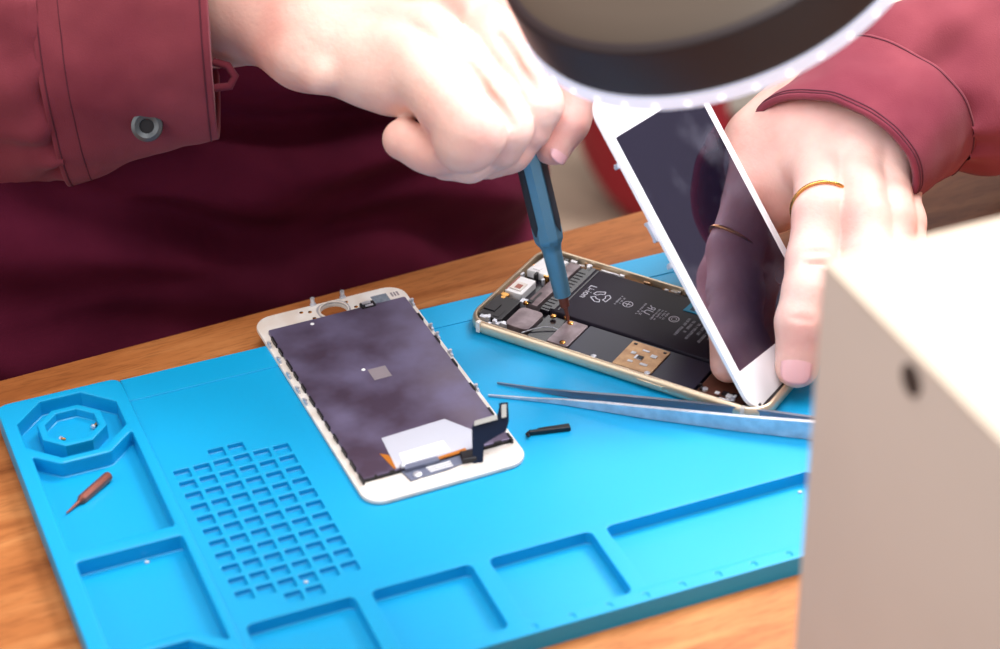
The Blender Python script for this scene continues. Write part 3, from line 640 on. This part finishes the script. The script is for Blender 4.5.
cvL = [(P(802, 252, dti-7), P(828, 252, dti-8), .7, 1.6), (P(802, 263, dti-8), P(828, 264, dti-8), .6, 1.6), (P(792, 318, dti-13), P(812, 320, dti-14), .6, 1.4)]
v2, f2 = hand(palmL, fL, exL, np.array([50, 715, 2.])+0, np.array([215, 960, 165.]), h=1.15, kf=9, ff=.6, kp=13, carve=cvL)
# arms, shoulders and trunk of the same body, hidden by the shirt
shR = E(-135, 150, 400); shL = E(240, 150, 400); elR = P(-330, 30, 1050); elL = P(1290, -45, 1110)
def trunk(G):
    d = cap(G, E(-60, 140, 380), E(165, 140, 380), 62, 62)
    d = smin(d, cap(G, E(50, 150, 330), E(50, 165, -180), 105, 100, (tv, .62)), 50)
    d = smin(d, cap(G, E(50, 150, 420), E(50, 140, 520), 58, 52), 30)
    for a, b, c in ((shR, elR, P(160, 4, 943)), (shL, elL, P(905, 54, 980))):
        d = smin(d, cap(G, a, b, 46, 36), 20); d = smin(d, cap(G, b, c, 36, 25), 12)
    return d
v3, f3 = nets(trunk, np.array([-480, 640, -300.]), np.array([640, 1330, 590.]), 11.)
root = thing('person', 'person in a maroon shirt seated behind the table working on the phone with both hands', 'person', E(50, 160, -TZ), ta)
bmv = np.concatenate([v1, v2, v3]); bmf = np.concatenate([f1, f2+len(v1), f3+len(v1)+len(v2)])
m_ = MB(); m_.add(bmv.tolist(), bmf.tolist()); bd = obj('body', m_, M_skin, root, True, 180)
sm = bd.modifiers.new('smooth', 'SMOOTH'); sm.factor = .5; sm.iterations = 3
def nail(tip_, along, out, w, l, rr_, nm='fingernail'):
    al = np.array(along, float); al /= np.linalg.norm(al); o = np.array(out, float); o -= al*np.dot(o, al); o /= np.linalg.norm(o); s_ = np.cross(al, o)
    vs = []; fs = []; nu, nv = 10, 10
    for i in range(nv+1):
        for k in range(nu+1):
            t = -1+2*i/nv; a = -1+2*k/nu; ww = w*math.sqrt(max(0, 1-abs(t)**4*.6)); x = a*ww
            y = t*l*(1-.12*a*a)
            z = math.sqrt(max(0, rr_**2-x*x))-rr_-.05*y*y*.25
            vs.append(tip_+s_*x+al*y+o*z)
    for i in range(nv):
        for k in range(nu): q = i*(nu+1)+k; fs.append([q, q+1, q+nu+2, q+nu+1])
    o_ = obj(nm, MB().add(vs, fs), M_nail, root, True, 180); s2 = o_.modifiers.new('t', 'SOLIDIFY'); s2.thickness = .0006; s2.offset = -1
nd = tipi-jD
no = -fw+.25*up-.12*rt
no = no-nd*np.dot(no, nd)/np.dot(nd, nd); no /= np.linalg.norm(no)
nail(tipi+no*9.3-nd/np.linalg.norm(nd)*.2, nd, no, 6.2, 6.2, 8.4)
tp = P(553, 149, 908); nd2 = tp-P(567, 122, 909); no2 = -fw*.75+rt*.65-up*.1; no2 = no2-nd2*np.dot(no2, nd2)/np.dot(nd2, nd2); no2 /= np.linalg.norm(no2)
nail(tp+no2*7.1, nd2, no2, 5, 5, 7)
# ring on the index finger
ra_, rb_ = jM, P(822, 215, dti+12); rc_ = P(822.2, 208, dti+13.8)
ax_ = (rb_-ra_)/np.linalg.norm(rb_-ra_); ax_ = ax_*.92-fw*.38+rt*.12; ax_ /= np.linalg.norm(ax_); q1_ = np.cross(ax_, fw); q1_ /= np.linalg.norm(q1_); q2_ = np.cross(ax_, q1_)
obj('gold_ring', MB().tube([rc_+12.4*(math.cos(2*PI*k/40)*q1_+math.sin(2*PI*k/40)*q2_) for k in range(41)], .85, 8, cap=False), M_gold, root, True, 180, label='thin gold ring on the index finger')
# ------------------------------------------------------------------ shirt
def catmull(L, n):
    out = []; m = len(L)
    for i in range(m-1):
        p0, p1, p2, p3 = (np.array(L[max(i-1, 0)]), np.array(L[i]), np.array(L[i+1]), np.array(L[min(i+2, m-1)]))
        for k in range(n): t = k/n; out.append(.5*((2*p1)+(-p0+p2)*t+(2*p0-5*p1+4*p2-p3)*t*t+(-p0+3*p1-3*p2+p3)*t**3))
    out.append(np.array(L[-1])); return out
def loft(rings, nseg=140, per=16, fold=None, th=1.4, shape=None, rim=True):
    R = catmull([np.concatenate(r) for r in rings], per); vs = []; fs = []; nr = len(R)
    for i, r in enumerate(R):
        c, a, b = r[:3], r[3:6], r[6:9]
        for k in range(nseg):
            t = 2*PI*k/nseg; x, y = math.cos(t), math.sin(t)
            if shape: x, y = shape(x, y, t, i/(nr-1))
            o = a*x+b*y; p = c+o
            if fold: p = p+o/np.linalg.norm(o)*fold(p, t, i/(nr-1)*(len(rings)-1))
            vs.append(p)
    for i in range(nr-1):
        for k in range(nseg): j = (k+1) % nseg; fs.append([i*nseg+k, i*nseg+j, (i+1)*nseg+j, (i+1)*nseg+k])
    return vs, fs
def ns(p, s, o=0.): return noise.noise(Vector((p[0]/s+o, p[1]/s-o, p[2]/s+2*o)))
def fold_torso(p, t, u):
    s = np.dot(p-T0, tv); z = p[2]
    w = z-(98-.26*s)+10*ns(np.array([s, 0, 0]), 110, 1.)
    f = -15*math.exp(-(w/9.)**2)+9*(1/(1+math.exp(-w/6)))
    lo = 1/(1+math.exp(w/10))
    g = w+.14*(s-240)+14*ns(np.array([s, 0, z*.4]), 120, 4.)
    f += lo*(11*math.sin(g/8.5+1.4*ns(p, 100, 4.))*(.35+.65*abs(ns(np.array([s, 0, z*2]), 110, 7.))*2)+5*math.sin(g/4.8+2*ns(p, 70, 9.))*max(0, ns(p, 80, 3.)+.25))
    f += 5*ns(np.array([s*.5, 0, z]), 45, 8.)
    if z < 20: f = min(f, 14+max(0, z)*.5)
    return f
def ring(c, a, b): return (np.array(c, float), np.array(a, float), np.array(b, float))
tr = [ring(E(84, 157, -260), tv*226, tn*125), ring(E(86, 157, -120), tv*230, tn*128), ring(E(87, 149, -20), tv*230, tn*122), ring(E(86, 150, 50), tv*228, tn*114), ring(E(78, 165, 130), tv*222, tn*105),
      ring(E(56, 172, 220), tv*212, tn*108), ring(E(48, 167, 330), tv*205, tn*108), ring(E(50, 162, 410), tv*190, tn*95), ring(E(50, 157, 455), tv*120, tn*80), ring(E(50, 155, 480), tv*66, tn*64), ring(E(50, 153, 505), tv*62, tn*60)]
vs, fs = loft(tr, 260, 22, fold_torso)
st = obj('shirt', MB().add(vs, fs), M_maroon_shade, root, True, 180, label='maroon shirt body with soft folds, shade painted into its colour')
# left-of-picture sleeve
def cuff_shape(x, y, t, u):
    # x along e1 (down), y along e2; pull the bottom to a corner where the placket overlaps
    k = max(0, x)**6
    return x*(1+.05*k), y*(1-.25*k)
d0 = 925
cA = ring(P(212, 10, d0), DV(6, 121, 0, d0), DV(8, 0, -41, d0))
cB = ring(P(130, 26, d0+8), DV(8, 124, 4, d0), DV(4, 0, -43, d0))
cC = ring(P(52, 50, d0+22), DV(12, 127, 8, d0), DV(4, 0, -45, d0))
def fold_cuff(p, t, u): return 2.6*ns(p, 30, 2.)+1.1*ns(p, 13, 5.)
vs, fs = loft([cA, cB, cC], 160, 26, fold_cuff, shape=cuff_shape)
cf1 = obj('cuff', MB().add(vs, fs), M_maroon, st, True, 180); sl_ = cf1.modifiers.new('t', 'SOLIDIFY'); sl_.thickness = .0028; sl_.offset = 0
def rib_line(cring_fn, u, seg, off, nm, rad, par, tr_=(0, 2*PI)):
    pass
def fold_sleeve(p, t, u):
    near = math.exp(-u*1.2)
    return (5.*near*math.sin(t*15+3*ns(p, 40, 1.))*(.4+ns(p, 30, 2.))+7*ns(p, 45, 3.)*min(1, u*2+.3)+2.4*ns(p, 16, 3.))
sA = ring(P(58, 49, d0+21), DV(11, 124, 8, d0), DV(4, 0, -44, d0)); sB = ring(P(18, 60, d0+30), DV(12, 134, 10, d0), DV(4, 0, -49, d0))
sC = ring(P(-120, 70, 985), DV(14, 140, 14, 985), DV(4, 0, -56, d0)); sD = ring(P(-340, 30, 1050), DV(-10, 115, 30, 1050), DV(-40, 20, -66, 1050))
sE = ring((P(-380, -180, 1060)+shR)/2, DV(-150, 40, 20, 1050), DV(0, 0, -62, 1050)); sF = ring(shR, tn*62, np.array([0, 0, 1])*60+tv*30)
vs, fs = loft([sA, sB, sC, sD], 200, 24, fold_sleeve)
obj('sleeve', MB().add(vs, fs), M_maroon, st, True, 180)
vs, fs = loft([ring(elR, DV(-130, 90, 0, 1050), DV(0, 0, -60, 1050)), ring((elR+shR)/2, DV(-140, 10, 0, 1050), DV(0, 0, -62, 1050)), ring(shR+tv*30, DV(-150, 30, 0, 1050), DV(0, 0, -64, 1050))], 80, 12, lambda p, t, u: 5*ns(p, 50, 2.))
obj('upper_sleeve', MB().add(vs, fs), M_maroon, st, True, 180)
# stitching on the cuff: thin welts following the cloth
def welt(rings, u, nm, fold, par, shape=None, r=.5, t0=-2.0, t1=2.0, lift=1.6, m=M_seam):
    R = catmull([np.concatenate(x) for x in rings], 30); i = int(u*(len(R)-1)); q = R[i]; pts = []
    for k in range(90):
        t = t0+(t1-t0)*k/89; x, y = math.cos(t), math.sin(t)
        if shape: x, y = shape(x, y, t, u)
        o = q[3:6]*x+q[6:9]*y; p = q[:3]+o; n_ = o/np.linalg.norm(o); pts.append(p+n_*(fold(p, t, u*(len(rings)-1))+lift))
    return obj(nm, MB().tube(pts, r, 6), m, par, True, 180)
for u in (.07, .965): welt([cA, cB, cC], u, 'stitch_line', fold_cuff, cf1, cuff_shape, .35, 0.0, 3.0, 1.5)
welt([cA, cB, cC], .80, 'stitch_line', fold_cuff, cf1, cuff_shape, .3, 0.0, 3.0, 1.45)
# metal eyelet button on the cuff: find where the pixel's line of sight meets the cuff cloth
def hit(rings, px, fold, shape, n1=160, n2=200):
    R = catmull([np.concatenate(x) for x in rings], 60); best = None
    for i, q in enumerate(R):
        for k in range(n2):
            t = PI*k/n2; x, y = math.cos(t), math.sin(t)
            if shape: x, y = shape(x, y, t, i/(len(R)-1))
            o = q[3:6]*x+q[6:9]*y; p = q[:3]+o; e = p-CAM; d = e@fw; sx = 500+F*(e@rt)/d; sy = 324.5-F*(e@up)/d
            s_ = (sx-px[0])**2+(sy-px[1])**2
            if best is None or s_ < best[0]: best = (s_, p, o/np.linalg.norm(o), i/(len(R)-1), t)
    return best
h_ = hit([cA, cB, cC], (147, 122), fold_cuff, cuff_shape); bp_, bn_ = h_[1], h_[2]
bn_ = bn_*.5-fw*.6+up*.35; bn_ /= np.linalg.norm(bn_); b1 = np.cross(bn_, up); b1 /= np.linalg.norm(b1); b2 = np.cross(bn_, b1); bp_ = bp_+h_[2]*2.6-fw*1.2+up*.8
bn_r = 5.2
mq = MB(); prf = [(bn_r+1.2, 0), (bn_r+1.0, 1.4), (bn_r-.4, 2.0), (bn_r-2.2, 1.4), (bn_r-2.5, .3)]; seg = 28; vs = []; fs = []
for r, z in prf:
    for k in range(seg): a = 2*PI*k/seg; vs.append(bp_+bn_*z+r*(math.cos(a)*b1+math.sin(a)*b2))
for i in range(len(prf)-1):
    for k in range(seg): j = (k+1) % seg; fs.append([i*seg+k, i*seg+j, (i+1)*seg+j, (i+1)*seg+k])
obj('cuff_button', mq.add(vs, fs), mat('pewter', srgb(92, 96, 100), .42, .8), st, True, 40, label='round grey metal eyelet button')
obj('cuff_button_hole', MB().tube([bp_+bn_*.2, bp_+bn_*.6], bn_r-2.0, 20), M_black, st, True)
lp1 = P(222, 70, 918); obj('cuff_loop', MB().tube([P(214, 62, 915), P(228, 66, 913), P(235, 76, 914), P(230, 86, 915), P(215, 88, 916)], 1.7, 10), M_maroon, st, True, 60)
# right-of-picture sleeve
e0 = 928
rA = ring(P(830, 157, e0+10), DV(73, 42, -14, e0), DV(22, -38, -24, e0))
rA2 = ring(P(861, 131, 950), DV(71, 48, -10, e0), DV(24, -37, -28, e0))
rB = ring(P(893, 107, 966), DV(70, 58, -8, e0), DV(24, -34, -32, e0))
def fold_cuffR(p, t, u): return 2.2*ns(p, 27, 6.)+1.0*ns(p, 12, 5.)
vs, fs = loft([rA, rA2, rB], 160, 22, fold_cuffR)
cf2 = obj('cuff', MB().add(vs, fs), M_maroon, st, True, 180); sl_ = cf2.modifiers.new('t', 'SOLIDIFY'); sl_.thickness = .0028; sl_.offset = 0
rC = ring(P(889, 110, 965), DV(69, 57, -8, e0), DV(24, -33, -31, e0)); rD = ring(P(935, 86, 979), DV(75, 80, -4, e0), DV(20, -34, -37, e0))
rE = ring(P(1060, 48, 1020), DV(60, 104, 10, e0), DV(22, -30, -48, e0)); rF = ring(P(1300, -40, 1110), DV(60, 100, 10, e0), DV(22, -30, -56, e0))
vs, fs = loft([rC, rD, rE, rF], 200, 24, lambda p, t, u: 4.5*math.exp(-u*1.6)*math.sin(t*11+4*ns(p, 40, 9.))*(.35+ns(p, 34, 2.))+11*ns(p, 38, 13.)*min(1, u+.25)+2.*ns(p, 16, 3.))
obj('sleeve', MB().add(vs, fs), M_maroon, st, True, 180)
vs, fs = loft([ring(elL, DV(120, 90, 0, 1100), DV(0, 0, -60, 1050)), ring((elL+shL)/2, DV(130, 20, 0, 1050), DV(0, 0, -62, 1050)), ring(shL-tv*30, DV(150, 30, 0, 1050), DV(0, 0, -64, 1050))], 80, 12, lambda p, t, u: 5*ns(p, 50, 2.))
obj('upper_sleeve', MB().add(vs, fs), M_maroon, st, True, 180)
for u in (.05, .1, .95): welt([rA, rA2, rB], u, 'stitch_line', fold_cuffR, cf2, None, .35, -.3, 3.4, 1.5)
# legs of the seated person under the table (trousers)
m_ = MB()
for s in (-60, 150): m_.tube([E(s, 150, -230), E(s, -60, -240), E(s, -230, -260), E(s, -225, -460), E(s, -180, -TZ+60)], [88, 82, 66, 56, 44], 24)
obj('trousers', m_, mat('dark_trousers', srgb(30, 30, 40), .9), root, True, 60)
# chair and background things
ch = thing('stool', 'dark stool behind the table under the seated person', 'stool', E(45, 200, -TZ), ta)
obj('seat', MB().prism(rrect(-200, 200, -170, 200, 40), 370, 410, r=8), M_black, ch)
for x in (-150, 150):
    for y in (-120, 150): obj('leg', MB().tube([(x, y, 372), (x*1.1, y*1.1, 0)], 14, 10), M_black, ch)
def F0(px, py, z=-TZ): return T(px, py, z)
# red tote standing on the floor behind, pale cabinet and bin further right
c0 = F0(668, 235); tt = thing('red_tote', 'red cloth tote bag standing on the beige floor behind the phone repair table', 'bag', c0)
rg = [ring(c0+np.array([0, 60, 2]), np.array([52., 0, 0]), np.array([0, 45., 0])), ring(c0+np.array([-8, 60, 60]), np.array([74., 0, 0]), np.array([0, 58., 0])),
      ring(c0+np.array([-22, 60, 150]), np.array([88., 0, 0]), np.array([0, 66., 0])), ring(c0+np.array([-28, 60, 240]), np.array([92., 0, 0]), np.array([0, 50., 0]))]
vs, fs = loft(rg, 60, 10, lambda p, t, u: 7*ns(p, 50, 2.)); m_ = MB().add(vs, fs); m_.f.append(list(range(60))[::-1]); m_.m.append(0)
o_ = obj('bag_body', m_, M_red, tt, True, 180); q_ = o_.modifiers.new('t', 'SOLIDIFY'); q_.thickness = .003
for y in (20, 100): obj('handle', MB().tube([c0+np.array([-28+60*math.cos(a), y, 235+90*math.sin(a)]) for a in [PI*k/14 for k in range(15)]], 6, 8), M_red, tt, True, 60)
c1 = F0(900, 128); cb = thing('low_cabinet', 'pale low cabinet standing on the floor far behind the right sleeve', 'cabinet', c1)
obj('carcass', MB().box(-265, 400, 0, 380, 30, 620), M_cab, cb); 
for x in (-262, 70): d__ = obj('door', MB().prism(rrect(x, x+326, -18, -1, 2), 34, 616), M_cab, cb); obj('handle', MB().tube([(x+30, -34, 300), (x+30, -34, 400)], 5, 8), M_steel, d__)
obj('top', MB().box(-275, 410, -25, 390, 620, 640), M_cab, cb)
c2 = F0(752, 150)+np.array([40., -100, 0]); bn = thing('teal_bin', 'small teal waste bin on the floor in front of the pale cabinet', 'bin', c2)
m_ = MB(); m_.tube([c2, c2+[0, 0, 90]], [34, 42], 28, cap=False); m_.tube([c2, c2+[0, 0, 3]], [34, 34], 28); m_.tube([c2+[0, 0, 88], c2+[0, 0, 93]], [43.5, 43.5], 28, cap=False); obj('bin_body', m_, M_teal, bn, True, 50)
# ------------------------------------------------------------------ light
w = bpy.data.worlds.new('World'); bpy.context.scene.world = w; w.use_nodes = True
bg = w.node_tree.nodes['Background']; bg.inputs[0].default_value = (.93, .95, 1, 1); bg.inputs[1].default_value = .34
def arealight(name, loc, tgt, size, power, col):
    l = bpy.data.lights.new(name, 'AREA'); l.energy = power; l.size = size; l.color = col
    o = bpy.data.objects.new(name, l); C.objects.link(o); o.location = W(loc); o.rotation_euler = (W(tgt)-W(loc)).to_track_quat('-Z', 'Y').to_euler(); return o
arealight('window_light', (900, 1600, 1500), (40, 780, 0), .8, 54, (1, .97, .95))
arealight('overhead_fill', (60, 560, 1600), (20, 780, 0), .8, 21, (1, .96, .92))  # unseen overhead fill, added to brighten the hands and the shirt folds
arealight('side_fill', (-1000, 150, 650), (-60, 900, 40), .9, 5.5, (1, .94, .9))
arealight('glare_light', (520, 2600, 1500), (100, 700, 0), 1.3, 16, (1, .98, .97))  # unseen light added behind the person to lay soft glare on the mat
arealight('lamp_glow', LC-LN*6, LC-LN*100, .12, .24, (.85, .9, 1))
# ------------------------------------------------------------------ camera
cd = bpy.data.cameras.new('camera'); co = bpy.data.objects.new('camera', cd); C.objects.link(co)
cd.sensor_width = 36; cd.lens = F*36/1000; cd.clip_start = .05; cd.clip_end = 50
co.matrix_world = Matrix.Translation(W(CAM)) @ Matrix(((rt[0], up[0], -fw[0]), (rt[1], up[1], -fw[1]), (rt[2], up[2], -fw[2]))).to_4x4()
cd.dof.use_dof = True; cd.dof.focus_distance = .938; cd.dof.aperture_fstop = 7.5
bpy.context.scene.camera = co
vs_ = bpy.context.scene.view_settings; vs_.view_transform = 'Standard'; vs_.look = 'None'; vs_.exposure = 0.0
